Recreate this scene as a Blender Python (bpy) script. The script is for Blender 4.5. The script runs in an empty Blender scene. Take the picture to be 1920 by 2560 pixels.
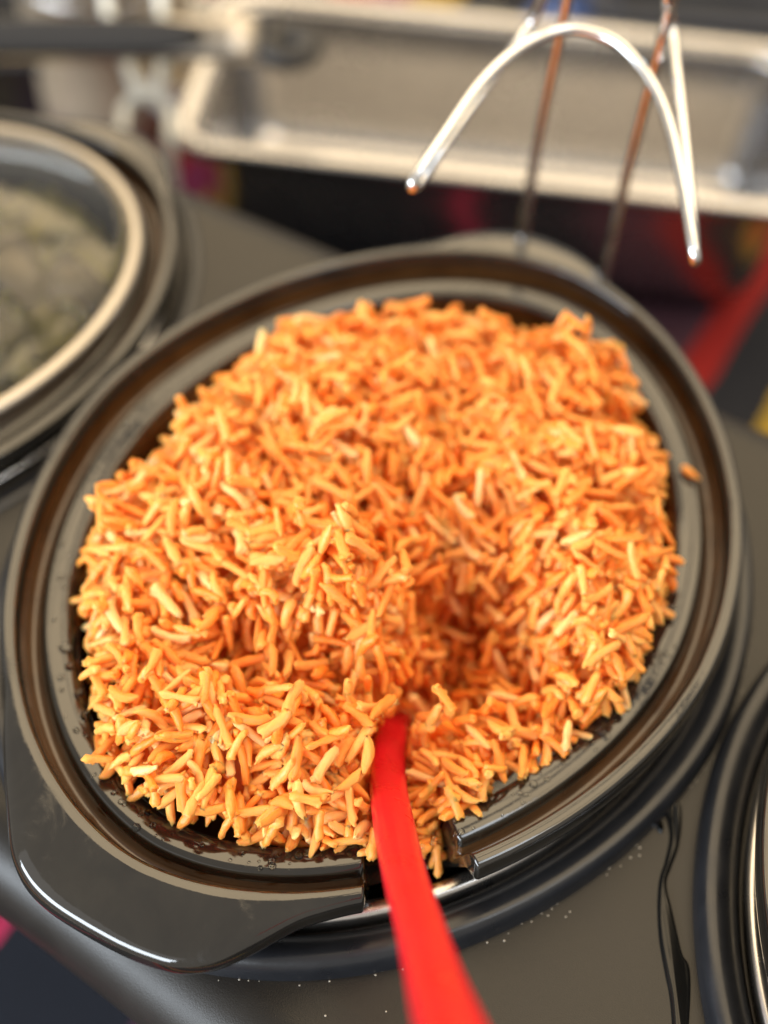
import bpy, math, random
import numpy as np
from mathutils import Vector, Matrix, Euler
from mathutils.geometry import tessellate_polygon

random.seed(7)
rng = np.random.default_rng(23)
scene = bpy.context.scene
COL = scene.collection

# ------------------------------------------------------------------ camera
CAM_POS = Vector((0.13409, -0.25838, 0.36861))
CAM_F = Vector((-0.28744527, 0.55217723, -0.78260816))
CAM_R = Vector((0.86688266, 0.49744648, 0.0325799))
CAM_U = Vector((-0.40729555, 0.66906451, 0.6216615))
cam_data = bpy.data.cameras.new('camera')
cam = bpy.data.objects.new('camera', cam_data)
COL.objects.link(cam)
cam.matrix_world = Matrix(((CAM_R.x, CAM_U.x, -CAM_F.x, CAM_POS.x),
                           (CAM_R.y, CAM_U.y, -CAM_F.y, CAM_POS.y),
                           (CAM_R.z, CAM_U.z, -CAM_F.z, CAM_POS.z),
                           (0, 0, 0, 1)))
cam_data.sensor_fit = 'VERTICAL'
cam_data.sensor_height = 36.0
cam_data.sensor_width = 27.0
cam_data.lens = 3698.0 / 2560.0 * 36.0
cam_data.clip_start = 0.01
cam_data.clip_end = 50
cam_data.dof.use_dof = True
cam_data.dof.focus_distance = 0.398
cam_data.dof.aperture_fstop = 3.8
scene.camera = cam

# ------------------------------------------------------------------ world, lamps, exposure
world = bpy.data.worlds.new('World')
scene.world = world
world.use_nodes = True
wb = world.node_tree.nodes['Background']
wb.inputs[0].default_value = (1.0, 0.92, 0.80, 1)
wb.inputs[1].default_value = 0.52

def area_lamp(name, loc, target, sx, sy, radiance, color):
    l = bpy.data.lights.new(name, 'AREA')
    l.shape = 'RECTANGLE'; l.size = sx; l.size_y = sy
    l.energy = radiance * sx * sy * math.pi
    l.color = color
    o = bpy.data.objects.new(name, l); COL.objects.link(o)
    o.location = loc
    o.rotation_euler = (Vector(target) - Vector(loc)).to_track_quat('-Z', 'Y').to_euler()
    return o
# light through a tan awning overhead and behind the table
# (split into panels, gaps added like frame poles to streak the reflections)
for px_, wx_ in ((-2.05, 1.30), (-0.72, 1.16), (0.42, 0.92), (1.32, 0.68)):
    for py_, wy_ in ((0.58, 0.92), (1.66, 1.06), (2.90, 1.20)):
        area_lamp('awning_light', (px_, py_, 1.7), (px_, py_, 0), wx_, wy_, 3.1, (1.0, 0.76, 0.45))
# cool open side of the stall, in front of the table
area_lamp('open_side_light', (-0.8, -1.9, 0.95), (0, 0, 0), 2.7, 2.1, 0.4, (0.94, 0.965, 1.0))
# the bright sky low above the street, seen under the awning
area_lamp('low_sky_light', (-0.9, -2.3, 0.78), (0, 0, 0), 3.0, 0.95, 13.0, (0.82, 0.91, 1.0))

# added cool overhead lamp for blue-white rim highlights and top light on the rice
area_lamp('added_overhead_light', (1.15, -0.05, 1.9), (1.15, -0.05, 0), 0.7, 0.50, 5.0, (0.86, 0.93, 1.0))

scene.view_settings.view_transform = 'Standard'
scene.view_settings.look = 'None'
scene.view_settings.exposure = 0.24
scene.view_settings.gamma = 1.0
scene.cycles.max_bounces = 12
scene.cycles.diffuse_bounces = 8
scene.cycles.transparent_max_bounces = 8
scene.cycles.use_denoising = True
scene.cycles.caustics_reflective = False
scene.cycles.caustics_refractive = False

# ------------------------------------------------------------------ materials
def nmat(name):
    m = bpy.data.materials.new(name); m.use_nodes = True
    nt = m.node_tree
    return m, nt, nt.nodes['Principled BSDF']

def N(nt, kind, **kw):
    n = nt.nodes.new(kind)
    for k, v in kw.items():
        if k in n.inputs.keys() if hasattr(n.inputs, 'keys') else False:
            n.inputs[k].default_value = v
        else:
            setattr(n, k, v)
    return n

def noise(nt, scale, detail=4, rough=0.5, coord='Object', dist=0.0):
    tc = nt.nodes.new('ShaderNodeTexCoord')
    n = nt.nodes.new('ShaderNodeTexNoise')
    n.inputs['Scale'].default_value = scale
    n.inputs['Detail'].default_value = detail
    n.inputs['Roughness'].default_value = rough
    n.inputs['Distortion'].default_value = dist
    nt.links.new(tc.outputs[coord], n.inputs['Vector'])
    return n

def ramp(nt, src, stops, interp='LINEAR'):
    r = nt.nodes.new('ShaderNodeValToRGB')
    r.color_ramp.interpolation = interp
    els = r.color_ramp.elements
    while len(els) < len(stops):
        els.new(0.5)
    for e, (p, c) in zip(els, stops):
        e.position = p
        e.color = c if len(c) == 4 else (*c, 1)
    nt.links.new(src, r.inputs['Fac'])
    return r

def maprange(nt, src, a, b, c, d):
    m = nt.nodes.new('ShaderNodeMapRange')
    for i, v in zip((1, 2, 3, 4), (a, b, c, d)):
        m.inputs[i].default_value = v
    nt.links.new(src, m.inputs[0])
    return m

def bump(nt, src, b, strength, dist):
    n = nt.nodes.new('ShaderNodeBump')
    n.inputs['Strength'].default_value = strength
    n.inputs['Distance'].default_value = dist
    nt.links.new(src, n.inputs['Height'])
    nt.links.new(n.outputs['Normal'], b.inputs['Normal'])
    return n

def simple(name, col, rough=0.5, metal=0.0, ior=1.5, var=0.12, nscale=60, bumps=0.0, bdist=0.0005, coat=0.0):
    m, nt, b = nmat(name)
    n = noise(nt, nscale, 5, 0.6)
    r = ramp(nt, n.outputs['Fac'], [(0.3, tuple(c * (1 - var) for c in col)), (0.7, tuple(min(1, c * (1 + var)) for c in col))])
    nt.links.new(r.outputs[0], b.inputs['Base Color'])
    mr = maprange(nt, n.outputs['Fac'], 0.3, 0.7, max(0.02, rough * 0.8), min(1, rough * 1.2))
    nt.links.new(mr.outputs[0], b.inputs['Roughness'])
    b.inputs['Metallic'].default_value = metal
    b.inputs['IOR'].default_value = ior
    b.inputs['Coat Weight'].default_value = coat
    if bumps:
        n2 = noise(nt, nscale * 8, 3, 0.5)
        bump(nt, n2.outputs['Fac'], b, bumps, bdist)
    return m

def glaze(name, c1, c2, ior=1.7):
    """glossy stoneware glaze, smeared with dried water marks"""
    m, nt, b = nmat(name)
    n = noise(nt, 45, 6, 0.6, dist=0.6)
    r = ramp(nt, n.outputs['Fac'], [(0.32, c1), (0.68, c2)])
    nt.links.new(r.outputs[0], b.inputs['Base Color'])
    n2 = noise(nt, 28, 8, 0.7, dist=1.5)
    mr = ramp(nt, n2.outputs['Fac'], [(0.45, (0.035,) * 3), (0.57, (0.08,) * 3), (0.68, (0.30,) * 3)])
    nt.links.new(mr.outputs[0], b.inputs['Roughness'])
    b.inputs['IOR'].default_value = ior
    n3 = noise(nt, 120, 3, 0.5)
    bump(nt, n3.outputs['Fac'], b, 0.10, 0.0008)
    return m

M_GLAZE = glaze('black_glaze', (0.008, 0.007, 0.006), (0.016, 0.014, 0.011))
M_BROWN = glaze('brown_glaze', (0.045, 0.019, 0.006), (0.085, 0.038, 0.012), 1.6)

def make_base_mat():
    m, nt, b = nmat('charcoal_plastic')
    n = noise(nt, 20, 5, 0.6)
    r = ramp(nt, n.outputs['Fac'], [(0.3, (0.011, 0.0095, 0.008)), (0.7, (0.018, 0.0155, 0.013))])
    nt.links.new(r.outputs[0], b.inputs['Base Color'])
    mr = maprange(nt, n.outputs['Fac'], 0.3, 0.7, 0.32, 0.44)
    nt.links.new(mr.outputs[0], b.inputs['Roughness'])
    b.inputs['IOR'].default_value = 1.40
    n2 = noise(nt, 2200, 2, 0.5)
    bump(nt, n2.outputs['Fac'], b, 0.22, 0.0003)
    return m
M_BASE = make_base_mat()
M_RING = simple('black_ring_plastic', (0.012, 0.013, 0.016), 0.32, ior=1.5, nscale=80, bumps=0.05)
M_STEEL = simple('brushed_steel', (0.62, 0.60, 0.58), 0.28, 1.0, var=0.06, nscale=35, bumps=0.03)
M_PAN = simple('pan_steel', (0.46, 0.455, 0.46), 0.25, 1.0, var=0.10, nscale=18, bumps=0.03)
M_CHROME = simple('chrome_wire', (0.80, 0.80, 0.80), 0.2, 1.0, var=0.05, nscale=120)
M_LIDRIM = simple('lid_rim_steel', (0.42, 0.39, 0.35), 0.34, 1.0, var=0.08, nscale=40)
M_RED = simple('red_silicone', (0.60, 0.010, 0.018), 0.30, ior=1.45, var=0.06, nscale=90, bumps=0.03)
M_GRIP = simple('grey_rubber', (0.035, 0.035, 0.037), 0.75, ior=1.3, var=0.1)
M_DARK = simple('black_rubber', (0.02, 0.02, 0.022), 0.45)
M_WHITE = simple('white_china', (0.78, 0.78, 0.76), 0.25)
M_CREAM = simple('cream_plastic', (0.66, 0.58, 0.36), 0.4)
M_BLUE = simple('blue_plastic', (0.02, 0.07, 0.28), 0.4)
M_NAVY = simple('navy_plastic', (0.012, 0.016, 0.028), 0.5)
M_YELLOW = simple('mustard_glaze', (0.38, 0.26, 0.05), 0.4, var=0.3, nscale=30)
M_TAN = simple('tan_wood', (0.36, 0.25, 0.14), 0.5, var=0.2, nscale=30)
M_STEW = simple('olive_stew', (0.42, 0.36, 0.012), 0.4, var=0.6, nscale=70, bumps=0.4, bdist=0.002)
M_CHUNK = simple('olive_pepper', (0.56, 0.50, 0.02), 0.22, var=0.4, nscale=50)

def make_glass():
    m, nt, b = nmat('lid_glass')
    b.inputs['Base Color'].default_value = (0.96, 0.97, 0.96, 1)
    b.inputs['Transmission Weight'].default_value = 1.0
    b.inputs['IOR'].default_value = 1.36
    n = noise(nt, 40, 5, 0.6)
    mr = maprange(nt, n.outputs['Fac'], 0.3, 0.7, 0.0, 0.02)
    nt.links.new(mr.outputs[0], b.inputs['Roughness'])
    return m
M_GLASS = make_glass()

def make_water(name, rough=0.02, dark=False):
    m, nt, b = nmat(name)
    n = noise(nt, 60, 3, 0.5)
    mr = maprange(nt, n.outputs['Fac'], 0.3, 0.7, rough, rough * 2)
    nt.links.new(mr.outputs[0], b.inputs['Roughness'])
    b.inputs['Base Color'].default_value = (0.9, 0.9, 0.88, 1)
    b.inputs['Transmission Weight'].default_value = 1.0
    b.inputs['IOR'].default_value = 1.33
    return m
M_WATER = make_water('water')

def make_rice(name, per_object):
    m, nt, b = nmat(name)
    if per_object:
        oi = nt.nodes.new('ShaderNodeObjectInfo'); src = oi.outputs['Random']
    else:
        at = nt.nodes.new('ShaderNodeAttribute'); at.attribute_name = 'tint'; src = at.outputs['Fac']
    r = ramp(nt, src, [(0.0, (0.95, 0.295, 0.040)), (0.40, (0.965, 0.388, 0.076)), (0.8, (0.975, 0.475, 0.126)), (1.0, (0.98, 0.61, 0.26))])
    n = noise(nt, 350, 4, 0.6)
    mx = nt.nodes.new('ShaderNodeMix'); mx.data_type = 'RGBA'; mx.blend_type = 'MULTIPLY'
    r2 = ramp(nt, n.outputs['Fac'], [(0.3, (0.90, 0.84, 0.78)), (0.7, (1.0, 1.0, 1.0))])
    mx.inputs[0].default_value = 1.0
    nt.links.new(r.outputs[0], mx.inputs[6]); nt.links.new(r2.outputs[0], mx.inputs[7])
    # a few dark specks of spice
    nk = noise(nt, 620, 2, 0.4); rk = ramp(nt, nk.outputs['Fac'], [(0.770, (1, 1, 1)), (0.80, (0.22, 0.10, 0.04))])
    m2 = nt.nodes.new('ShaderNodeMix'); m2.data_type = 'RGBA'; m2.blend_type = 'MULTIPLY'; m2.inputs[0].default_value = 1.0
    nt.links.new(mx.outputs[2], m2.inputs[6]); nt.links.new(rk.outputs[0], m2.inputs[7])
    nt.links.new(m2.outputs[2], b.inputs['Base Color'])
    b.inputs['Subsurface Weight'].default_value = 0.75
    b.inputs['Subsurface Radius'].default_value = (1.0, 0.68, 0.42)
    b.inputs['Subsurface Scale'].default_value = 0.0014
    mr = maprange(nt, n.outputs['Fac'], 0.3, 0.7, 0.22, 0.42)
    nt.links.new(mr.outputs[0], b.inputs['Roughness'])
    b.inputs['IOR'].default_value = 1.42
    n3 = noise(nt, 520, 4, 0.65)
    bn = bump(nt, n3.outputs['Fac'], b, 0.45, 0.0008)
    if not per_object:      # sticky grains: soft joins where they touch
        bv = nt.nodes.new('ShaderNodeBevel'); bv.samples = 3; bv.inputs['Radius'].default_value = 0.0007
        nt.links.new(bv.outputs['Normal'], bn.inputs['Normal'])
    return m
M_RICE = make_rice('rice', False)
M_GRAIN = make_rice('rice_grain', True)

def make_cloth():
    m, nt, b = nmat('striped_cloth')
    tc = nt.nodes.new('ShaderNodeTexCoord')
    sp = nt.nodes.new('ShaderNodeSeparateXYZ')
    nt.links.new(tc.outputs['Object'], sp.inputs[0])
    n0 = noise(nt, 25, 2)
    ad = nt.nodes.new('ShaderNodeMath'); ad.operation = 'MULTIPLY_ADD'
    nt.links.new(n0.outputs['Fac'], ad.inputs[0]); ad.inputs[1].default_value = 0.006
    nt.links.new(sp.outputs['X'], ad.inputs[2])
    mr = maprange(nt, ad.outputs[0], -0.5, 0.5, 0, 1)
    navy = (0.006, 0.008, 0.016); red = (0.30, 0.006, 0.005); mag = (0.20, 0.014, 0.07); yel = (0.34, 0.23, 0.025)
    pur = (0.07, 0.025, 0.045); pink = (0.55, 0.03, 0.10)
    st = [(-.5, navy), (-.43, yel), (-.405, mag), (-.385, navy), (-.325, red), (-.297, mag), (-.277, yel), (-.243, navy),
          (-.101, pink), (-.091, navy), (-.028, pur), (.012, red), (.033, navy), (.066, yel), (.075, red), (.095, navy), (.2, mag), (.23, yel), (.26, navy)]
    r = ramp(nt, mr.outputs[0], [(x + 0.5, c) for x, c in st], 'CONSTANT')
    nt.links.new(r.outputs[0], b.inputs['Base Color'])
    b.inputs['Roughness'].default_value = 0.9
    wv = nt.nodes.new('ShaderNodeTexWave'); wv.inputs['Scale'].default_value = 300; wv.bands_direction = 'Y'
    wv.inputs['Distortion'].default_value = 1.5
    nt.links.new(tc.outputs['Object'], wv.inputs['Vector'])
    bump(nt, wv.outputs['Fac'], b, 0.5, 0.001)
    return m
M_CLOTH = make_cloth()

# ------------------------------------------------------------------ object helpers
def mesh_obj(name, verts, faces, mats, parent=None, smooth=True, fmat=None):
    me = bpy.data.meshes.new(name)
    me.from_pydata([tuple(map(float, v)) for v in verts], [], [tuple(int(i) for i in f) for f in faces])
    for m in (mats if isinstance(mats, (list, tuple)) else [mats]):
        me.materials.append(m)
    if fmat is not None:
        me.polygons.foreach_set('material_index', fmat)
    if smooth:
        me.polygons.foreach_set('use_smooth', [True] * len(me.polygons))
    me.update()
    o = bpy.data.objects.new(name, me); COL.objects.link(o)
    if parent: o.parent = parent
    return o

def empty(name, loc=(0, 0, 0), rz=0):
    o = bpy.data.objects.new(name, None); COL.objects.link(o)
    o.location = loc; o.rotation_euler = (0, 0, rz); o.empty_display_size = 0.02
    return o

def tag(o, label=None, cat=None, group=None, kind=None):
    if label: o['label'] = label
    if cat: o['category'] = cat
    if group: o['group'] = group
    if kind: o['kind'] = kind
    return o

def copy_tree(o, parent=None):
    c = o.copy(); COL.objects.link(c); c.parent = parent
    for ch in list(o.children): copy_tree(ch, c)
    return c

def grid_faces(nu, nv, close_u=True, close_v=False, flip=False):
    """verts indexed v*nu+u"""
    f = []
    for j in range(nv if close_v else nv - 1):
        for i in range(nu if close_u else nu - 1):
            a = j * nu + i; b = j * nu + (i + 1) % nu
            c = ((j + 1) % nv) * nu + (i + 1) % nu; d = ((j + 1) % nv) * nu + i
            f.append((a, d, c, b) if flip else (a, b, c, d))
    return f

def catmull(P, n):
    P = np.asarray(P, float); out = []
    Q = np.vstack([2 * P[0] - P[1], P, 2 * P[-1] - P[-2]])
    for i in range(1, len(Q) - 2):
        for t in np.linspace(0, 1, n, endpoint=False):
            p0, p1, p2, p3 = Q[i - 1:i + 3]
            out.append(.5 * (2 * p1 + (p2 - p0) * t + (2 * p0 - 5 * p1 + 4 * p2 - p3) * t * t + (3 * p1 - p0 - 3 * p2 + p3) * t ** 3))
    out.append(P[-1]); return np.array(out)

def sweep(path, section, scales=None, up=(0, 0, 1)):
    """section: k x 2 points (side, up); scales: per path point (ws, hs)"""
    path = np.asarray(path, float); k = len(section); n = len(path)
    T = np.gradient(path, axis=0); T /= np.linalg.norm(T, axis=1)[:, None]
    V = []; side = np.cross(T[0], up); side /= np.linalg.norm(side)
    for i in range(n):
        side = side - T[i] * (side @ T[i]); side /= np.linalg.norm(side)
        u = np.cross(side, T[i])
        ws, hs = scales[i] if scales is not None else (1, 1)
        for s_, h_ in section: V.append(path[i] + side * s_ * ws + u * h_ * hs)
    F = grid_faces(k, n, True, False)
    c0 = len(V); V.append(path[0]); V.append(path[-1])
    for i in range(k):
        F.append((c0, (i + 1) % k, i)); F.append((c0 + 1, (n - 1) * k + i, (n - 1) * k + (i + 1) % k))
    return V, F

def circ(r, k=12):
    return [(r * math.cos(t), r * math.sin(t)) for t in np.linspace(0, 2 * np.pi, k, endpoint=False)]

def rrect(w, h, r, k=5):
    pts = []
    for cx, cy, a0 in ((w / 2 - r, h / 2 - r, 0), (-w / 2 + r, h / 2 - r, 90), (-w / 2 + r, -h / 2 + r, 180), (w / 2 - r, -h / 2 + r, 270)):
        for t in np.linspace(0, 90, k): a = math.radians(a0 + t); pts.append((cx + r * math.cos(a), cy + r * math.sin(a)))
    return pts

def lathe(profile, k=48, sx=1.0, sy=1.0):
    V = []
    for r, z in profile:
        for t in np.linspace(0, 2 * np.pi, k, endpoint=False): V.append((r * math.cos(t) * sx, r * math.sin(t) * sy, z))
    return V, grid_faces(k, len(profile), True, False)

# pixel helper (image measured at 1659 px wide): a point at the given height or depth
def ray(px, py):
    s = 1920 / 1659 / 3698.0
    return CAM_F + CAM_R * ((px - 829.5) * s) - CAM_U * ((py - 1106) * s)
def at_z(px, py, z):
    d = ray(px, py); return CAM_POS + d * ((z - CAM_POS.z) / d.z)
def at_d(px, py, dep): return CAM_POS + ray(px, py) * dep

# ------------------------------------------------------------------ table and cloth
TABLE_Z = -0.190
tb = mesh_obj('table', [(-1.1, -.7, TABLE_Z - .03), (.9, -.7, TABLE_Z - .03), (.9, 1.3, TABLE_Z - .03), (-1.1, 1.3, TABLE_Z - .03),
                        (-1.1, -.7, TABLE_Z - .004), (.9, -.7, TABLE_Z - .004), (.9, 1.3, TABLE_Z - .004), (-1.1, 1.3, TABLE_Z - .004)],
              [(0, 3, 2, 1), (4, 5, 6, 7), (0, 1, 5, 4), (1, 2, 6, 5), (2, 3, 7, 6), (3, 0, 4, 7)], M_TAN, smooth=False)
tag(tb, kind='structure')
V = []; nx, ny = 90, 90
for j in range(ny):
    for i in range(nx):
        x = -1.05 + 1.9 * i / (nx - 1); y = -.65 + 1.9 * j / (ny - 1)
        V.append((x, y, TABLE_Z - .0012 + .0008 * math.sin(x * 31 + 2 * math.sin(y * 17)) * math.sin(y * 23 + x * 9)))
n0 = len(V); F = grid_faces(nx, ny, False, False)
V += [(x, y, z - .0015) for x, y, z in V]; F += [tuple(n0 + i for i in reversed(f)) for f in F]
cloth = mesh_obj('tablecloth', V, F, M_CLOTH)
tag(cloth, 'dark navy tablecloth with red, magenta and yellow stripes', 'tablecloth')

# ------------------------------------------------------------------ oval helpers
EN = 1.85
A0, B0 = 0.1126, 0.140
def oval(th, a, b, n=EN):
    c, s = math.cos(th), math.sin(th)
    return np.array([a * math.copysign(abs(c) ** (2 / n), c), b * math.copysign(abs(s) ** (2 / n), s)])
# arc-length-even parameters so that notch edges sample well
_t = np.linspace(0, 2 * np.pi, 20001)
_p = np.array([oval(t, A0, B0) for t in _t])
_l = np.r_[0, np.cumsum(np.hypot(*np.diff(_p, axis=0).T))]
def even_params(k): return np.interp(np.linspace(0, _l[-1], k, endpoint=False), _l, _t)

# ------------------------------------------------------------------ buffet server body
server = empty('buffet_server', (0, 0, TABLE_Z))
tag(server, 'black triple slow cooker buffet server holding three oval crocks', 'slow cooker')
BX0, BX1, BY0, BY1, BR = -0.385, 0.395, -0.1575, 0.140, 0.05
def rr_outline(inset, k=14):
    pts = []
    x0, x1, y0, y1, r = BX0 + inset, BX1 - inset, BY0 + inset, BY1 - inset, max(.004, BR - inset)
    for q, (cx, cy, a0) in enumerate(((x1 - r, y1 - r, 0), (x0 + r, y1 - r, 90), (x0 + r, y0 + r, 180), (x1 - r, y0 + r, 270))):
        for t in np.linspace(0, 90, k): a = math.radians(a0 + t); pts.append((cx + r * math.cos(a), cy + r * math.sin(a)))
        if q == 2:
            pts += [(x, y0) for x in np.linspace(x0 + r, x1 - r, 42)[1:-1]]
    return pts
prof = [(0.046, TABLE_Z + .001), (0.044, TABLE_Z + .006), (0.020, -0.095), (0.004, -0.062), (0.0008, -0.056), (0, -0.052)]
for t in np.linspace(0, 90, 9)[1:]:
    a = math.radians(t); prof.append((0.022 * (1 - math.cos(a)), -0.052 + 0.0215 * math.sin(a)))
V = []
def front_bow(x, y): return (y - .011 * math.tanh(x / .10)) if y < 0 else y     # the front edge is slightly bowed
for ins, z in prof: V += [(x, front_bow(x, y), z - TABLE_Z) for x, y in rr_outline(ins)]
k = len(rr_outline(0)); F = grid_faces(k, len(prof))
# top sheet ring to the well openings is one n-gon sheet; the wells' rings stand on it
LEFT = (-0.232, -0.001, math.radians(-25)); RIGHT = (0.2465, 0.006, 0.0)
loops = [[Vector(V[i]) for i in range((len(prof) - 1) * k, len(prof) * k)]]
for cx, cy, rot in (LEFT, (0, 0, 0), RIGHT):
    lp = []
    for t in even_params(90):
        x, y = oval(t, A0 - .0075, B0 - .0085)
        lp.append(Vector((cx + x * math.cos(rot) - y * math.sin(rot), cy + x * math.sin(rot) + y * math.cos(rot), V[-1][2])))
    loops.append(lp)
start = (len(prof) - 1) * k
for lp in loops[1:]: V += [tuple(p) for p in lp]
for tri in tessellate_polygon(loops):
    F.append(tuple(start + i for i in tri))
mesh_obj('base_body', V, F, M_BASE, server)
BASE_TOP = -0.0305

def ring_parts(cx, cy, rot, parent):
    th = even_params(140)
    pr = [(-.0088, BASE_TOP - .001), (-.0084, -.0268), (-.0076, -.0238), (-.0060, -.0222), (-.0035, -.0222), (-.0010, -.0230), (.0022, -.0252), (.0042, -.0290), (.0045, BASE_TOP - .001)]
    V = []
    for d, z in pr:
        for t in th:
            x, y = oval(t, A0 - d, B0 - d - .001); V.append((x, y, z))
    o = mesh_obj('well_ring', V, grid_faces(len(th), len(pr)), M_RING, parent)
    o.location = (cx, cy, -TABLE_Z); o.rotation_euler = (0, 0, rot)
    pr = [(.0050, BASE_TOP - .0005), (.0051, -.0250), (.0056, -.0236), (.0068, -.0230), (.0092, -.0234), (.0108, -.0248), (.0114, -.0275), (.0116, BASE_TOP - .0005)]
    V = []
    for d, z in pr:
        for t in th:
            x, y = oval(t, A0 - d, B0 - d - .001); V.append((x, y, z))
    mesh_obj('well_liner', V, grid_faces(len(th), len(pr)), M_STEEL, o)
    return o
ring_parts(0, 0, 0, server)
lr = ring_parts(LEFT[0], LEFT[1], LEFT[2], server); lr.location.z -= .0072; lr.scale = (.97, .97, 1)
rr2 = ring_parts(RIGHT[0], RIGHT[1], RIGHT[2], server); rr2.scale = (1.03, 1.03, 1)

# ------------------------------------------------------------------ crocks
def ear_outline(pts, th):
    """polar radius of an ear outline at ray angle; 0 outside it"""
    ang = [math.atan2(y, x) % (2 * math.pi) for x, y in pts]; r = [math.hypot(x, y) for x, y in pts]
    idx = np.argsort(ang); ang = np.array(ang)[idx]; r = np.array(r)[idx]
    return np.where((th >= ang[0]) & (th <= ang[-1]), np.interp(th, ang, r), 0)
EF = [(.057, -.1165), (.047, -.127), (.0395, -.140), (.034, -.148), (.026, -.1535), (.013, -.1563), (0, -.157), (-.013, -.1568), (-.022, -.155), (-.031, -.1500), (-.038, -.142), (-.050, -.1285), (-.062, -.1130)]
EB = [(-.068, .106), (-.052, .1225), (-.041, .137), (-.030, .1455), (-.018, .149), (-.004, .1485), (.008, .144), (.018, .1375), (.034, .1285), (.052, .114)]

NOTCH_C = math.atan2(-0.0965, 0.0665)   # direction of the spoon notch from the middle
def build_crock():
    th = list(even_params(420))
    pol = np.array([math.atan2(*oval(t, A0, B0)[::-1]) for t in th])
    # extra samples at the notch edges
    extra = []
    for e in (-.1175, .1175):
        for q in np.linspace(-.03, .03, 15):
            tgt = NOTCH_C + e + q
            extra.append(float(np.interp(tgt % (2 * math.pi), np.unwrap(pol) % (2 * math.pi), th, period=2 * math.pi)) if False else tgt)
    # solve parameter for a polar angle
    def param_for(a):
        lo, hi = 0, 2 * math.pi; a %= 2 * math.pi
        for _ in range(40):
            m = (lo + hi) / 2
            x, y = oval(m, A0, B0)
            if math.atan2(y, x) % (2 * math.pi) < a: lo = m
            else: hi = m
        return lo
    th = sorted(set(th + [param_for(a) for a in extra]))
    th = np.array(th)
    E = np.array([oval(t, A0, B0) for t in th])
    polar = np.arctan2(E[:, 1], E[:, 0]) % (2 * np.pi)
    rell = np.hypot(E[:, 0], E[:, 1])
    # smooth outer outline on a fine polar grid
    g = np.linspace(0, 2 * np.pi, 1440, endpoint=False)
    rg = np.interp(g, polar, rell, period=2 * np.pi)
    re = np.maximum(ear_outline(EF, g), ear_outline(EB, g))
    ro = np.maximum(rg, re)
    ker = np.exp(-.5 * (np.arange(-14, 15) / 5.0) ** 2); ker /= ker.sum()
    ro = np.convolve(np.r_[ro[-14:], ro, ro[:14]], ker, 'valid'); ro = np.maximum(ro, rg)
    rout = np.interp(polar, g, ro, period=2 * np.pi)
    ext = rout - rell                           # how far the ear reaches beyond the oval
    dd = (polar - (NOTCH_C % (2 * np.pi)) + np.pi) % (2 * np.pi) - np.pi
    x = np.clip((0.128 - np.abs(dd)) / 0.026, 0, 1)
    notch = x * x * (3 - 2 * x)
    # (offset inwards, height, share of the ear reach, material)
    P = [(.0405, -.112, 0, 1), (.034, -.106, 0, 1), (.029, -.085, 0, 1), (.0250, -.045, 0, 1), (.0237, -.020, 0, 1), (.0231, -.0125, 0, 1),
         (.0226, -.0095, 0, 1), (.0217, -.0076, 0, 0), (.0205, -.0068, 0, 0), (.0180, -.0065, 0, 0), (.0150, -.0064, 0, 0), (.0134, -.0067, 0, 0), (.0124, -.0076, 0, 0),
         (.0117, -.0095, 0, 1), (.0109, -.0116, 0, 1), (.0095, -.0124, 0, 1), (.0080, -.0118, 0, 1), (.0070, -.0092, 0, 1), (.0062, -.0052, 0, 1),
         (.0056, -.0013, 0, 0), (.0050, -.0003, 0, 0), (.0040, 0, 0, 0), (.0026, -.0001, .05, 0), (.0019, -.0003, .28, 0), (.0015, -.0005, .62, 0), (.0011, -.0008, .92, 0),
         (.0006, -.0018, .97, 0), (.0001, -.0036, 1.0, 0), (0, -.0055, 1.0, 0), (.0004, -.0075, .99, 0), (.0016, -.0092, .95, 0),
         (.0035, -.0104, .6, 0), (.0055, -.0112, .15, 0), (.0095, -.0128, 0, 0), (.0137, -.0165, 0, 0), (.0152, -.024, 0, 0), (.0170, -.060, 0, 0), (.022, -.112, 0, 0), (.030, -.118, 0, 0)]
    V = []; nu = len(th)
    for d, z, share, _ in P:
        dn = d + max(0.0, .0152 - d) * notch
        base = np.array([oval(t, A0 - q, B0 - q) for t, q in zip(th, dn)])
        rad = E / rell[:, None]
        xy = base + rad * (ext * share * (1 - notch))[:, None]
        zz = np.full(nu, z)
        if share > 0: zz = zz - np.minimum(ext, .02) * np.where(E[:, 1] < 0, .17, .02) * share ** 1.2
        cap = np.where(notch > 0, .001 - notch * .0275, 1.0)
        zz = np.minimum(zz, cap + (-.0012 if z < -.003 else 0) * 0)
        for (px, py), pz in zip(xy, zz): V.append((px, py, pz))
    F = grid_faces(nu, len(P)); mats = []
    for j in range(len(P) - 1): mats += [P[j][3] if P[j][3] == P[j + 1][3] else 0] * nu
    c0 = len(V)
    V.append((0, 0, -.112)); V.append((0, 0, -.118)); m = len(P) - 1
    for i in range(nu):
        F.append((c0, (i + 1) % nu, i)); mats.append(1)
        F.append((c0 + 1, m * nu + i, m * nu + (i + 1) % nu)); mats.append(0)
    o = mesh_obj('crock', V, F, [M_GLAZE, M_BROWN], fmat=mats)
    return o
crock = build_crock()
tag(crock, 'black glazed oval stoneware crock full of orange rice, notched at its front rim', 'crock', 'oval crocks in the buffet server')
cl = crock.copy(); COL.objects.link(cl); cl.location = (LEFT[0], LEFT[1], -.016); cl.scale = (.95, .95, .95); cl.rotation_euler = (0, 0, LEFT[2])
tag(cl, 'black glazed oval crock on the left, under the glass lid', 'crock', 'oval crocks in the buffet server')
cr = crock.copy(); COL.objects.link(cr); cr.location = (RIGHT[0], RIGHT[1], 0)
tag(cr, 'black crock cut off by the right edge of the picture', 'crock', 'oval crocks in the buffet server')

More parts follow.
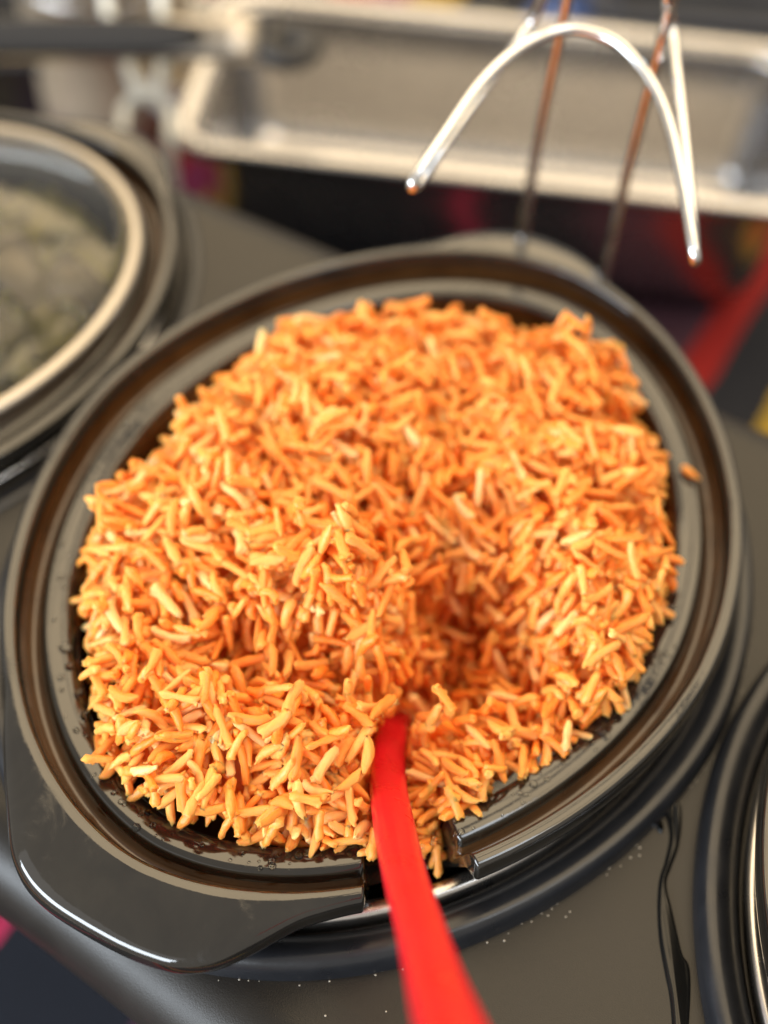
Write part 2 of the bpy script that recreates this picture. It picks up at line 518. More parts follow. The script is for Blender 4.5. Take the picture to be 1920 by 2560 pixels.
# ------------------------------------------------------------------ wire lid holders (parts of the server)
def lid_holder_path():
    tl = at_d(893, 392, .462); tr = at_d(1500, 548, .462)
    arch = [at_d(x, y, d) for x, y, d in ((960, 292, .466), (1040, 178, .474), (1120, 105, .480), (1200, 68, .484), (1265, 66, .485), (1340, 98, .484), (1405, 175, .479), (1447, 275, .474), (1478, 420, .467))]
    off = CAM_F * .0042 + Vector((.0006, 0, -.0012))
    fl = [Vector((-.0285, .158, BASE_TOP + .001)), Vector((-.0275, .158, .03)), Vector((-.0245, .158, .085)), Vector((-.0225, .156, .112)), Vector((-.0215, .148, .119)), Vector((-.022, .140, .1155))]
    dl = [at_d(1150, 45, .505), at_d(1075, 150, .489), at_d(975, 292, .472), tl + off * .9 + (at_d(905, 380, .464) - tl)]
    fr = [Vector((.0065, .158, BASE_TOP + .001)), Vector((.0080, .158, .03)), Vector((.0105, .158, .085)), Vector((.012, .156, .110)), Vector((.013, .148, .117)), Vector((.0150, .141, .1135))]
    dr = [at_d(1449, 45, .502), at_d(1466, 190, .489), at_d(1488, 400, .473), tr + off * .9 + (at_d(1503, 532, .464) - tr)]
    return fl + dl + [tl] + arch + [tr] + dr[::-1] + fr[::-1]
hp = [np.array(p) for p in lid_holder_path()]
V, F = sweep(catmull(hp, 6), circ(.0019, 10))
V = [(v[0], v[1], v[2] - TABLE_Z) for v in V]
holder = mesh_obj('lid_holder', V, F, M_CHROME, server)
M_WIREWHITE = simple('white_coated_wire', (0.80, 0.82, 0.78), 0.3)
stand = empty('wire_stand', tuple(Vector((at_d(318, 330, .75).x, at_d(318, 330, .75).y, TABLE_Z))))
tag(stand, 'white bent wire stand behind the left crock, half hidden by the utensil', 'wire stand')
so_ = np.array(stand.location)
D_ = .752
lf = [at_d(x, y, D_) for x, y in ((267, 320), (268, 245), (284, 217), (318, 208), (352, 224), (369, 255), (367, 330))]
f0 = Vector((lf[0].x, lf[0].y, TABLE_Z + .001)); f1 = Vector((lf[-1].x, lf[-1].y, TABLE_Z + .001))
V, F = sweep(catmull([np.array(p) for p in [f0] + lf + [f1]], 6), circ(.0032, 10), None, (.3, -.6, .7))
mesh_obj('leg_loop', [v - so_ for v in V], F, M_WIREWHITE, stand)
lf = [at_d(x, y, D_ - .002) for x, y in ((300, -90), (235, -50), (232, 20), (255, 90), (275, 140), (295, 190), (318, 209), (342, 190), (350, 140), (352, 60), (340, -40), (300, -90))]
V, F = sweep(catmull([np.array(p) for p in lf], 6), circ(.0030, 10), None, (.3, -.6, .7))
mesh_obj('hook_loop', [v - so_ for v in V], F, M_WIREWHITE, stand)

# ------------------------------------------------------------------ glass lid and stew of the left crock
lid = empty('glass_lid', (LEFT[0], LEFT[1], -.0262), LEFT[2])
tag(lid, 'oval glass lid with chrome rim on the left crock', 'lid')
LA, LB = .0875, .1150
th = np.linspace(0, 2 * np.pi, 96, endpoint=False)
def dome(f): return .011 + .036 * (1 - f ** 2.1)
V = []; fr_ = [.985, .93, .85, .75, .62, .48, .32, .16, .06]
for f in fr_:
    for t in th: V.append((LA * f * math.cos(t), LB * f * math.sin(t), dome(f)))
for f in reversed(fr_):
    for t in th: V.append((LA * (f - .004) * math.cos(t), LB * (f - .004) * math.sin(t), dome(f) - .0035))
mesh_obj('glass_dome', V, grid_faces(96, 2 * len(fr_), True, True), M_GLASS, lid)
V = []
for d, z in ((0, 0), (-.0022, .001), (-.0034, .005), (-.0032, .010), (-.0016, .0128), (.0012, .0132), (.0030, .0118), (.0032, .0100), (.001, .0095), (-.001, .006), (.0005, .0012)):
    for t in th: V.append(((LA - d) * math.cos(t), (LB - d) * math.sin(t), z))
mesh_obj('metal_rim', V, grid_faces(96, 11, True, True), M_LIDRIM, lid)
V, F = lathe([(.0005, .0445), (.010, .045), (.010, .050), (.007, .056), (.013, .063), (.017, .068), (.015, .073), (.0005, .075)], 32)
mesh_obj('knob', V, F, M_DARK, lid)

stew = empty('green_stew', (LEFT[0], LEFT[1], -.112), LEFT[2])
tag(stew, 'olive green stew seen through the glass lid at left', 'food')
V = []; rr = np.linspace(0.02, 1, 16)
for f in rr:
    for t in th:
        x, y = .0790 * f * math.cos(t), .104 * f * math.sin(t)
        V.append((x, y, .079 + .004 * math.sin(x * 140 + 2) * math.sin(y * 120) + .002 * math.sin(x * 400 + y * 310)))
mesh_obj('stew_surface', V, grid_faces(96, 16), M_STEW, stew)
V = []; F = []
for i in range(150):
    a = random.uniform(0, 2 * math.pi); f = math.sqrt(random.random()) * .9
    c = Vector((.0780 * f * math.cos(a), .102 * f * math.sin(a), .081 + random.uniform(0, .004)))
    R_ = Euler((random.uniform(-.6, .6), random.uniform(-.6, .6), random.uniform(0, 6.28))).to_matrix()
    L_, w_ = random.uniform(.007, .013), random.uniform(.003, .005)
    n0 = len(V)
    for q in np.linspace(-1, 1, 6):
        rad = math.sqrt(max(0.02, 1 - abs(q) ** 3))
        for t in np.linspace(0, 2 * np.pi, 8, endpoint=False):
            V.append(c + R_ @ Vector((q * L_, w_ * rad * math.cos(t) + .002 * q * q, .6 * w_ * rad * math.sin(t))))
    F += [tuple(n0 + i_ for i_ in f_) for f_ in grid_faces(8, 6)]
    F += [tuple(n0 + i_ for i_ in range(7, -1, -1)), tuple(n0 + 40 + i_ for i_ in range(8))]
M_PALE = simple('pale_chunk', (0.62, 0.46, 0.28), 0.3, var=0.25, nscale=60)
for cx_0, cy_0, rx_, ry_ in ((.035, .030, .022, .015), (.010, .062, .018, .013), (.050, -.012, .016, .012), (-.012, .025, .020, .014), (.022, -.030, .014, .011), (.030, .078, .013, .010), (-.045, .045, .02, .014), (-.03, -.03, .018, .013)):
    cv_ = []
    a_ = random.uniform(0, 3)
    for j_ in range(7):
        ph = math.pi * (j_ + .35) / 7.7
        for t in np.linspace(0, 2 * np.pi, 18, endpoint=False):
            k2 = 1 + .10 * math.sin(3 * t + a_) + .06 * math.sin(5 * t + 2 * a_ + ph)
            x_, y_ = rx_ * k2 * math.sin(ph) * math.cos(t), ry_ * k2 * math.sin(ph) * math.sin(t)
            cv_.append((cx_0 + x_ * math.cos(a_) - y_ * math.sin(a_), cy_0 + x_ * math.sin(a_) + y_ * math.cos(a_), .083 + .009 * math.cos(ph)))
    mesh_obj('pale_chunk', cv_, grid_faces(18, 7, True, False, True) + [tuple(range(18))], M_PALE, stew)
tag(mesh_obj('pepper_strips', V, F, M_CHUNK, stew), kind='stuff')

# ------------------------------------------------------------------ rice: target height field
CTRL = [  # image x, image y, height in mm
 (600,700,-6),(720,690,-2),(880,700,-2),(1050,705,-3),(1200,745,-3),(1340,840,-3),(1370,890,-6),
 (750,810,10),(950,810,9),(1150,820,7),(1250,910,5),(620,820,5),(850,900,12),(1050,900,8),
 (500,840,-4),(450,920,-4),(600,950,13),(290,1030,-4),(400,1050,6),(750,980,10),
 (880,1080,-3),(950,1110,-4),(760,1100,2),(900,1000,4),(850,1150,-3),(980,1180,-4),
 (1080,960,6),(1150,1050,8),(1250,1100,3),(1400,1050,-7),(1415,1250,-7),(1330,1200,1),(1200,1180,2),
 (250,1200,0),(350,1150,8),(500,1180,9),(650,1180,2),(210,1270,-5),(210,1450,-6),
 (750,1230,3),(880,1265,8),(700,1330,8),(600,1285,11),(770,1375,4),(500,1280,6),(400,1280,6),
 (600,1450,-9),(690,1420,-9),(460,1440,-4),(560,1420,-6),(740,1480,-8),
 (250,1460,3),(310,1310,5),(330,1480,4),(500,1560,3),(400,1600,5),(600,1590,2),(250,1640,-3),(350,1690,0),(550,1690,0),(700,1640,0),(775,1590,-3),(780,1680,-6),
 (320,1715,-3),(480,1760,-4),(650,1795,-5),(700,1815,-6),(785,1795,-9),
 (850,1335,-8),(960,1240,-5),(1000,1400,-44),(900,1450,-48),(950,1520,-48),(850,1540,-46),(1050,1480,-42),(838,1430,-40),(980,1320,-30),(1060,1400,-36),
 (796,1400,-6),(795,1500,-10),(795,1560,-12),
 (1130,1280,-6),(1150,1380,-14),(1240,1370,0),(1290,1450,2),(1330,1525,-2),(1210,1480,-14),(1140,1540,-24),(1100,1590,-22),(1060,1560,-34),(1380,1380,-6),
 (880,1600,-24),(950,1630,-15),(1050,1640,-15),(1000,1690,-10),(890,1700,-11),(1150,1635,-11),(1210,1600,-6),(920,1780,-14),(935,1830,-19),(930,1868,-26),(860,1660,-20)]
pts = np.array([at_z(x, y, z / 1000) for x, y, z in CTRL])
OUT = [(190,1230),(187,1300),(198,1420),(212,1520),(228,1580),(190,1640),(255,1695),(308,1745),(436,1796),(558,1828),(700,1850),(790,1850),(865,1850),(942,1874),(972,1785),(1060,1705),(1180,1645),(1250,1590),(1342,1532),(1372,1430),(1422,1330),(1445,1270),(1432,1150),(1432,1020),(1392,930),(1366,830),(1275,775),(1195,728),(1060,680),(900,685),(725,675),(610,705),(572,752),(487,815),(455,872),(365,968),(282,1025),(245,1105),(202,1180)]
zo = np.interp([y for x, y in OUT], [640, 800, 1200, 1900], [.004, -.001, -.005, -.009])
outl = np.array([at_z(x, y, z)[:2] for (x, y), z in zip(OUT, zo)])
GX0, GY0, GS = -.115, -.140, .0005
GNX, GNY = 460, 560
gx = GX0 + GS * np.arange(GNX); gy = GY0 + GS * np.arange(GNY)
def tps(c, v, X, Y, lam=2e-6):
    n = len(c); d2 = ((c[:, None] - c[None]) ** 2).sum(-1)
    K = np.where(d2 > 0, d2 * np.log(d2 + 1e-20), 0) * .5 + lam * np.eye(n)
    Pm = np.c_[np.ones(n), c]; A = np.block([[K, Pm], [Pm.T, np.zeros((3, 3))]])
    w = np.linalg.solve(A, np.r_[v, 0, 0, 0])
    o = w[n] + w[n + 1] * X + w[n + 2] * Y
    for i in range(n):
        q = (X - c[i, 0]) ** 2 + (Y - c[i, 1]) ** 2
        o = o + w[i] * .5 * q * np.log(q + 1e-20)
    return o
cx_, cy_ = np.meshgrid(gx[::4], gy[::4])
coarse = tps(pts[:, :2], pts[:, 2], cx_, cy_)
def upsample(Z):
    yi = np.clip(np.arange(GNY) / 4, 0, Z.shape[0] - 1.001); xi = np.clip(np.arange(GNX) / 4, 0, Z.shape[1] - 1.001)
    y0 = yi.astype(int); x0 = xi.astype(int); fy = (yi - y0)[:, None]; fx = (xi - x0)[None]
    return (Z[y0][:, x0] * (1 - fy) * (1 - fx) + Z[y0 + 1][:, x0] * fy * (1 - fx) + Z[y0][:, x0 + 1] * (1 - fy) * fx + Z[y0 + 1][:, x0 + 1] * fy * fx)
H = np.clip(upsample(coarse), -.055, .020)
# the scooped-out pit with its steep walls
PIT = [(806,1345),(890,1318),(945,1235),(1050,1225),(1125,1320),(1180,1415),(1185,1490),(1125,1550),(1000,1590),(900,1612),(870,1640),(812,1640),(804,1500)]
pit = np.array([at_z(x, y, -.010)[:2] for x, y in PIT])
HPTS = [at_z(862, 1530, -.062), at_z(847, 1580, -.030), at_z(838, 1680, -.012), at_d(853, 1790, .392), at_d(877, 1900, .364), at_d(907, 2000, .339), at_d(936, 2100, .317), at_d(972, 2212, .293), at_d(1020, 2340, .268), at_d(1090, 2500, .24)]
HPATH = catmull([np.array(p) for p in HPTS], 7)
# clumps
def smooth_noise(cell, seed):
    r = np.random.default_rng(seed); ny_, nx_ = int(GNY / cell) + 3, int(GNX / cell) + 3
    g = r.normal(size=(ny_, nx_)); yy = np.arange(GNY) / cell; xx = np.arange(GNX) / cell
    y0 = yy.astype(int); x0 = xx.astype(int)
    fy = (yy - y0); fx = (xx - x0); fy = (fy * fy * (3 - 2 * fy))[:, None]; fx = (fx * fx * (3 - 2 * fx))[None]
    return g[y0][:, x0] * (1 - fy) * (1 - fx) + g[y0 + 1][:, x0] * fy * (1 - fx) + g[y0][:, x0 + 1] * (1 - fy) * fx + g[y0 + 1][:, x0 + 1] * fy * fx
H = H + .0027 * smooth_noise(32, 3) + .0019 * smooth_noise(14, 4)
# distance to the outline, positive inside
GX, GY = np.meshgrid(gx, gy)
def signed_dist(poly, X, Y):
    d = np.full(X.shape, 9.0); ins = np.zeros(X.shape, bool); n = len(poly)
    for i in range(n):
        a, b = poly[i], poly[(i + 1) % n]; e = b - a
        t = np.clip(((X - a[0]) * e[0] + (Y - a[1]) * e[1]) / (e @ e), 0, 1)
        d = np.minimum(d, np.hypot(X - a[0] - t * e[0], Y - a[1] - t * e[1]))
        c = ((a[1] > Y) != (b[1] > Y)) & (X < (b[0] - a[0]) * (Y - a[1]) / (b[1] - a[1] + 1e-12) + a[0])
        ins ^= c
    return np.where(ins, d, -d)
pm = np.clip((signed_dist(pit, GX, GY) + .0015 + .0008 * smooth_noise(12, 9)) / .0075, 0, 1); pm = pm * pm * (3 - 2 * pm)
H = H * (1 - pm) + np.minimum(H, -.043) * pm
for q in HPATH[4:32]:
    dq = np.hypot(GX - q[0], GY - q[1])
    H = np.where(dq < .0062, np.minimum(H, q[2] - .0045), H)
SD = signed_dist(outl, GX, GY) + .0006 * smooth_noise(10, 8)
back = np.clip((GY + .05 - GX * .5) / .06, 0, 1)
edge = np.clip(SD / (.008 + .008 * back), 0, 1)
H = H - (.006 + .014 * back) * (1 - edge) ** 2
# the crock's own inner wall and lip are solid: nothing may rest below them
rad = (np.abs(GX / (A0 - .0205)) ** EN + np.abs(GY / (B0 - .0205)) ** EN) ** (1 / EN)
rim_solid = np.where(rad > 1, -.0066, -1.0)
rim_solid = np.where((rad > 1) & (np.abs(((np.arctan2(GY, GX) - NOTCH_C + np.pi) % (2 * np.pi)) - np.pi) < .11), -.029, rim_solid)
core = H - .0038
HM = np.maximum(np.where(SD > .001, core, -.08), rim_solid)

# ------------------------------------------------------------------ rice: grains dropped one by one until each rests on two points
def hm_at(x, y):
    i = np.clip(((x - GX0) / GS).astype(int), 0, GNX - 1); j = np.clip(((y - GY0) / GS).astype(int), 0, GNY - 1)
    return HM[j, i]
gyv, gxv = np.gradient(H, GS)
slope_w = np.sqrt(1 + gxv ** 2 + gyv ** 2)
wgt = np.where(SD > .0008, np.minimum(slope_w, 3.2), 0).ravel(); cw = np.cumsum(wgt); cw /= cw[-1]
ori = smooth_noise(30, 21) * 1.6 + smooth_noise(14, 22) * .8
S_ = np.linspace(-1, 1, 11)
NG = 15000
G_c = []; G_d = []; G_L = []; G_r = []; G_roll = []
HP_PX = []
for q in HPATH:
    v = Vector(q) - CAM_POS; dp = v.dot(CAM_F); HP_PX.append((829.5 + 3195 * v.dot(CAM_R) / dp, 1106 - 3195 * v.dot(CAM_U) / dp, dp))
HP_PX = np.array(HP_PX)[8:]; HP_W = np.interp(HP_PX[:, 1], [1500, 1700, 1800, 1900, 2000], [33, 38, 46, 50, 56])
def on_handle(c):
    """lies on top of the spoon handle (the handle was pushed in last, so nothing lies on it)"""
    v = Vector(c) - CAM_POS; dp = v.dot(CAM_F); px = 829.5 + 3195 * v.dot(CAM_R) / dp; py = 1106 - 3195 * v.dot(CAM_U) / dp
    e = np.hypot(HP_PX[:, 0] - px, HP_PX[:, 1] - py); k_ = int(np.argmin(e))
    return e[k_] < HP_W[k_] + 9 and dp < HP_PX[k_, 2] + .004
def drop(x, y, az, L, r, extra_pitch=0.0, lift=0.0):
    ca, sa = math.cos(az), math.sin(az)
    s = S_ * L
    hs = np.maximum.reduce([hm_at(x + s * ca - sa * o, y + s * sa + ca * o) - (r - math.sqrt(max(0, r * r - o * o))) for o in (-.8 * r, 0, .8 * r)])
    hs = hs - r * (np.abs(S_) ** 4) * .5
    # highest line over the heights that the rod can rest on: the hull edge over its middle
    best = None
    for i in range(5):
        sl = (hs[6:] - hs[i]) / (s[6:] - s[i]); z0 = hs[i] - s[i] * sl
        q = int(np.argmax(z0))
        if best is None or z0[q] > best[0]: best = (z0[q], sl[q])
    z0 = max(best[0], hs[5]); sl = best[1]
    pitch = math.atan(sl)
    pm_ = .75 if SD[min(GNY - 1, max(0, int((y - GY0) / GS))), min(GNX - 1, max(0, int((x - GX0) / GS)))] < .006 else 1.15
    pitch = max(-pm_, min(pm_, pitch)) + extra_pitch
    c = np.array([x, y, z0 + r * .32 + lift])
    d = np.array([ca * math.cos(pitch), sa * math.cos(pitch), math.sin(pitch)])
    if np.min(np.linalg.norm(HPATH[4:] - c, axis=1)) < .0068 or np.min(np.linalg.norm(HPATH[4:] - (c + d * L * .8), axis=1)) < .0055 or np.min(np.linalg.norm(HPATH[4:] - (c - d * L * .8), axis=1)) < .0055: return
    if on_handle(c) or on_handle(c + d * L * .75) or on_handle(c - d * L * .75): return
    # raise the height map under the grain
    ext = int((L + r) / GS) + 2
    i0 = int((x - GX0) / GS); j0 = int((y - GY0) / GS)
    ia, ib, ja, jb = max(0, i0 - ext), min(GNX, i0 + ext + 1), max(0, j0 - ext), min(GNY, j0 + ext + 1)
    if ib - ia < 2 or jb - ja < 2: return
    X = GX[ja:jb, ia:ib] - x; Y = GY[ja:jb, ia:ib] - y
    Lp = L * math.cos(pitch)
    u = X * ca + Y * sa; w = -X * sa + Y * ca
    ok = (np.abs(w) < r) & (np.abs(u) < Lp)
    zt = c[2] + u * math.tan(pitch) + np.sqrt(np.maximum(0, r * r - w * w)) - .0002
    sub = HM[ja:jb, ia:ib]
    sub[ok] = np.maximum(sub[ok], np.minimum(zt, c[2] + L)[ok])
    G_c.append(c); G_d.append(d); G_L.append(L); G_r.append(r); G_roll.append(rng.uniform(0, 2 * np.pi))
ids = np.searchsorted(cw, rng.random(NG))
for n_, q in enumerate(ids):
    j, i = divmod(int(q), GNX)
    x = gx[i] + rng.uniform(-.5, .5) * GS; y = gy[j] + rng.uniform(-.5, .5) * GS
    # already built up well above the target here? then leave it
    if HM[j, i] > H[j, i] + .0010 and rng.random() < .93: continue
    az = ori[j, i] + rng.normal(0, .6)
    if SD[j, i] < .004 and rng.random() < .5:
        az = math.atan2(y, x) + rng.normal(0, .5)
    L = .5 * (rng.uniform(.0086, .0124) if rng.random() < .88 else rng.uniform(.004, .007)); r = .5 * rng.uniform(.0024, .0033)
    ep = rng.normal(0, .16) + (rng.choice([-1, 1]) * rng.uniform(.3, .8) if rng.random() < .10 else 0)
    drop(x, y, az, L, r, ep)
# sticky clumps: a handful of nearly parallel grains standing out of the heap
vis = np.where((SD > .010) & (H > -.03), 1.0, 0).ravel(); vis *= np.where(GY < .03, 1.6, 1).ravel(); cv = np.cumsum(vis); cv /= cv[-1]
for q in np.searchsorted(cv, rng.random(240)):
    j, i = divmod(int(q), GNX); x0, y0 = gx[i], gy[j]
    az0 = rng.uniform(0, 2 * np.pi); p0 = rng.uniform(.0, .5); n_ = rng.integers(3, 8)
    d0 = np.array([math.cos(az0) * math.cos(p0), math.sin(az0) * math.cos(p0), math.sin(p0)])
    s0 = np.cross(d0, [0, 0, 1]); s0 /= np.linalg.norm(s0); u0 = np.cross(s0, d0)
    zc = min(HM[j, i] + .0005, H[j, i] + .0042)
    for m_ in range(n_):
        L = .5 * rng.uniform(.0088, .0122); r = .5 * rng.uniform(.0024, .0033)
        c = np.array([x0, y0, zc]) + s0 * rng.normal(0, .0016) + u0 * rng.uniform(-.0010, .0014) + d0 * rng.normal(0, .0022)
        d = d0 + rng.normal(0, .17, 3); d /= np.linalg.norm(d)
        if np.min(np.linalg.norm(HPATH[4:] - c, axis=1)) < .009 or on_handle(c) or on_handle(c + d * L * .75) or on_handle(c - d * L * .75): continue
        G_c.append(c); G_d.append(d); G_L.append(L); G_r.append(r); G_roll.append(rng.uniform(0, 2 * np.pi))
        jj, ii = int((c[1] - GY0) / GS), int((c[0] - GX0) / GS); HM[jj - 1:jj + 2, ii - 1:ii + 2] = np.maximum(HM[jj - 1:jj + 2, ii - 1:ii + 2], c[2] + r * .8)
# a few strays that rest on the lip in front and to the left, as seen
for px, py, az in ((215,1655,.75),(265,1662,.8),(300,1650,.85),(235,1610,.2),(330,1725,2.6),(320,1712,.4),(455,1745,1.4),(500,1765,2.2),(690,1800,2.0),(660,1775,.4),(1318,1530,.35),(1225,1590,2.0),(1430,1275,.8),(1415,1290,1.9),(205,1500,.5)):
    p = at_z(px, py, -.002); drop(p.x, p.y, az, .0043, .00128, 0)
G_c = np.array(G_c); G_d = np.array(G_d); G_L = np.array(G_L); G_r = np.array(G_r); G_roll = np.array(G_roll); NGR = len(G_c)
print('grains', NGR)

# grain meshes along x: half length 1, radius 1; bent, blunt, pinched or split
SEG, RNG_ = 9, 9
def grain_mesh(seed):
    r = np.random.default_rng(seed)
    bend = r.choice([r.uniform(.05, .45), r.uniform(.5, 1.2)], p=[.70, .30]); twist = r.uniform(-.6, .6)
    e0, e1 = r.uniform(4.0, 12.0, 2); mid = r.uniform(-.3, .3); flat = r.uniform(.78, 1.0)
    kind_ = r.choice([0, 1, 2], 2, p=[.72, .19, .09])
    V = []; wob = (r.uniform(0, .22), r.uniform(0, 6.28))
    S = np.array([-1, -.94, -.78, -.42, 0, .42, .78, .94, 1.0])
    for s in S:
        e = e0 if s < 0 else e1
        rad = max(.0, 1 - abs(s) ** e) ** .42
        if abs(s) > .99: rad = r.uniform(.40, .72)
        rad *= (1 + .10 * math.sin(3 * s + seed)) * r.uniform(.93, 1.06) * (1 - .10 * abs(s - mid))
        if kind_[0 if s < 0 else 1] == 1 and abs(s) > .7: rad = (1.12 if abs(s) < .97 else r.uniform(.7, .95))      # burst, ragged end
        if kind_[0 if s < 0 else 1] == 2 and abs(s) > .7: rad = rad * (.72 if abs(s) < .9 else .45)                # pointed end
        for t in np.linspace(0, 2 * np.pi, SEG, endpoint=False):
            rr_ = rad * (1 + (.11 if abs(s) < .7 else .20) * r.normal())
            V.append((s + .06 * r.normal() * (abs(s) > .9), rr_ * math.cos(t + twist * s) + bend * (s * s - .4) + wob[0] * math.sin(2.6 * s + wob[1]), rr_ * flat * math.sin(t + twist * s) + .12 * r.normal() * 0))
    F = grid_faces(SEG, RNG_, True, False, flip=True)
    n = len(V); V.append((-1.03, bend * .6, 0)); V.append((1.03, bend * .6, 0))
    T = []
    for a, b, c, d in F: T += [(a, b, c), (a, c, d)]
    for i in range(SEG):
        T.append((n, i, (i + 1) % SEG)); T.append((n + 1, (RNG_ - 1) * SEG + (i + 1) % SEG, (RNG_ - 1) * SEG + i))
    return np.array(V), np.array(T)
NV = 40
variants = [grain_mesh(100 + i) for i in range(NV)]
vid = rng.integers(0, NV, NGR)
side = np.cross(G_d, [0, 0, 1.0]); side /= np.linalg.norm(side, axis=1)[:, None]
upv = np.cross(side, G_d)
cr_, sr_ = np.cos(G_roll)[:, None], np.sin(G_roll)[:, None]
ax_y = side * cr_ + upv * sr_; ax_z = -side * sr_ + upv * cr_
tint = np.clip(rng.normal(.46, .27, NGR), 0, 1)

# which grains show largest: on top of the height map, near the camera
tops = HM[np.clip(((G_c[:, 1] - GY0) / GS).astype(int), 0, GNY - 1), np.clip(((G_c[:, 0] - GX0) / GS).astype(int), 0, GNX - 1)]
shown = (G_c[:, 2] + G_r * .9) >= tops - .0004
dcam = np.linalg.norm(G_c - np.array(CAM_POS), axis=1)
score = np.where(shown, (G_L * 1000) / dcam ** 2 * (1 - .3 * np.abs(G_d[:, 2])), -1)
top300 = np.argsort(-score)[:300]
is_top = np.zeros(NGR, bool); is_top[top300] = True

rice = empty('rice_heap', (0, 0, -.112))
tag(rice, 'heap of orange cooked rice filling the middle crock, scooped out beside the red handle', 'rice')
# bulk
Vs, Ts, Cs = [], [], []; off = 0
for v in range(NV):
    idx = np.where((vid == v) & ~is_top)[0]
    if not len(idx): continue
    P, T = variants[v]
    W_ = (G_c[idx][:, None] + P[None, :, 0:1] * (G_d * G_L[:, None])[idx][:, None] + P[None, :, 1:2] * (ax_y * G_r[:, None])[idx][:, None] + P[None, :, 2:3] * (ax_z * G_r[:, None])[idx][:, None])
    Vs.append(W_.reshape(-1, 3)); Ts.append((T[None] + (off + np.arange(len(idx)) * len(P))[:, None, None]).reshape(-1, 3))
    Cs.append(np.repeat(tint[idx], len(P))); off += len(idx) * len(P)
Vs = np.concatenate(Vs); Ts = np.concatenate(Ts); Cs = np.concatenate(Cs)
Vs[:, 2] += .112
def fast_mesh(name, V, T, mat, parent=None):
    me = bpy.data.meshes.new(name)
    me.vertices.add(len(V)); me.vertices.foreach_set('co', V.astype(np.float32).ravel())
    me.loops.add(T.size); me.loops.foreach_set('vertex_index', T.astype(np.int32).ravel())
    me.polygons.add(len(T)); me.polygons.foreach_set('loop_start', np.arange(0, T.size, 3, dtype=np.int32))
    me.polygons.foreach_set('use_smooth', np.ones(len(T), bool))
    me.update(calc_edges=True); me.validate()
    me.materials.append(mat)
    o = bpy.data.objects.new(name, me); COL.objects.link(o); o.parent = parent
    return o
mass = fast_mesh('rice_mass', Vs, Ts, M_RICE, rice)
at = mass.data.attributes.new('tint', 'FLOAT', 'POINT'); at.data.foreach_set('value', Cs.astype(np.float32))
tag(mass, kind='stuff')
# packed rice below the loose grains
st = 6
cz = np.maximum(np.where(SD > .001, core, np.minimum(core, -.05)) - .0006, -.075)[::st, ::st]
inside = (SD[::st, ::st] > .0045)
idm = -np.ones(cz.shape, int); idm[inside] = np.arange(inside.sum())
V = np.c_[GX[::st, ::st][inside], GY[::st, ::st][inside], cz[inside] + .112]
T = []
for j in range(cz.shape[0] - 1):
    for i in range(cz.shape[1] - 1):
        a, b, c, d = idm[j, i], idm[j, i + 1], idm[j + 1, i + 1], idm[j + 1, i]
        if min(a, b, c, d) >= 0: T += [(a, b, c), (a, c, d)]
pk = fast_mesh('packed_rice', V, np.array(T), M_RICE, rice)
at = pk.data.attributes.new('tint', 'FLOAT', 'POINT'); at.data.foreach_set('value', np.full(len(V), .12, np.float32))
# single grains
gmeshes = []
for v, (P, T) in enumerate(variants):
    me = bpy.data.meshes.new('rice_grain'); me.from_pydata(P.tolist(), [], T.tolist())
    me.polygons.foreach_set('use_smooth', [True] * len(me.polygons)); me.materials.append(M_GRAIN); me.update(); gmeshes.append(me)
def grain_obj(i, parent, dz=0.0):
    o = bpy.data.objects.new('rice_grain', gmeshes[vid[i]]); COL.objects.link(o)
    X, Y, Z = G_d[i] * G_L[i], ax_y[i] * G_r[i], ax_z[i] * G_r[i]; c = G_c[i]
    o.parent = parent
    o.matrix_local = Matrix(((X[0], Y[0], Z[0], c[0]), (X[1], Y[1], Z[1], c[1]), (X[2], Y[2], Z[2], c[2] + dz), (0, 0, 0, 1)))
    return o
for i in top300: grain_obj(i, rice, .112)
# the grain that fell on the right rim
lone = bpy.data.objects.new('rice_grain', gmeshes[3]); COL.objects.link(lone)
p = at_z(1490, 1025, -.0055)
lone.location = p + Vector((0, 0, .0008)); lone.rotation_euler = (0, 0, math.radians(-18)); lone.scale = (.0037, .0013, .0012)
tag(lone, 'single orange rice grain lying alone on the right rim of the crock', 'rice grain')

# ------------------------------------------------------------------ red spoon
spoon = empty('serving_spoon', (0.033, -0.050, -.05))
tag(spoon, 'bright red silicone serving spoon stuck in the rice, handle through the notch', 'spoon')
hpts = HPTS
wpx = [66, 66, 78, 92, 100, 112, 130, 160, 190, 210]
path = catmull([np.array(p) for p in hpts], 7)
deps = [(Vector(p) - CAM_POS).dot(CAM_F) for p in hpts]
wm = np.array([w * d / 3195 for w, d in zip(wpx, deps)])
tt = np.linspace(0, len(hpts) - 1, len(path)); ws = np.interp(tt, range(len(hpts)), wm)
hs_ = np.interp(tt, range(len(hpts)), [.0060, .0062, .0064, .0068, .0072, .0076, .0082, .009, .0095, .0095])
sec = rrect(1.0, 1.0, .38, 8)
V, F = sweep(path, sec, list(zip(ws, hs_)), up=(-CAM_F.x * .8, -CAM_F.y * .8, -CAM_F.z + .2))
so = np.array(spoon.location)
mesh_obj('handle', [v - so for v in V], F, M_RED, spoon)
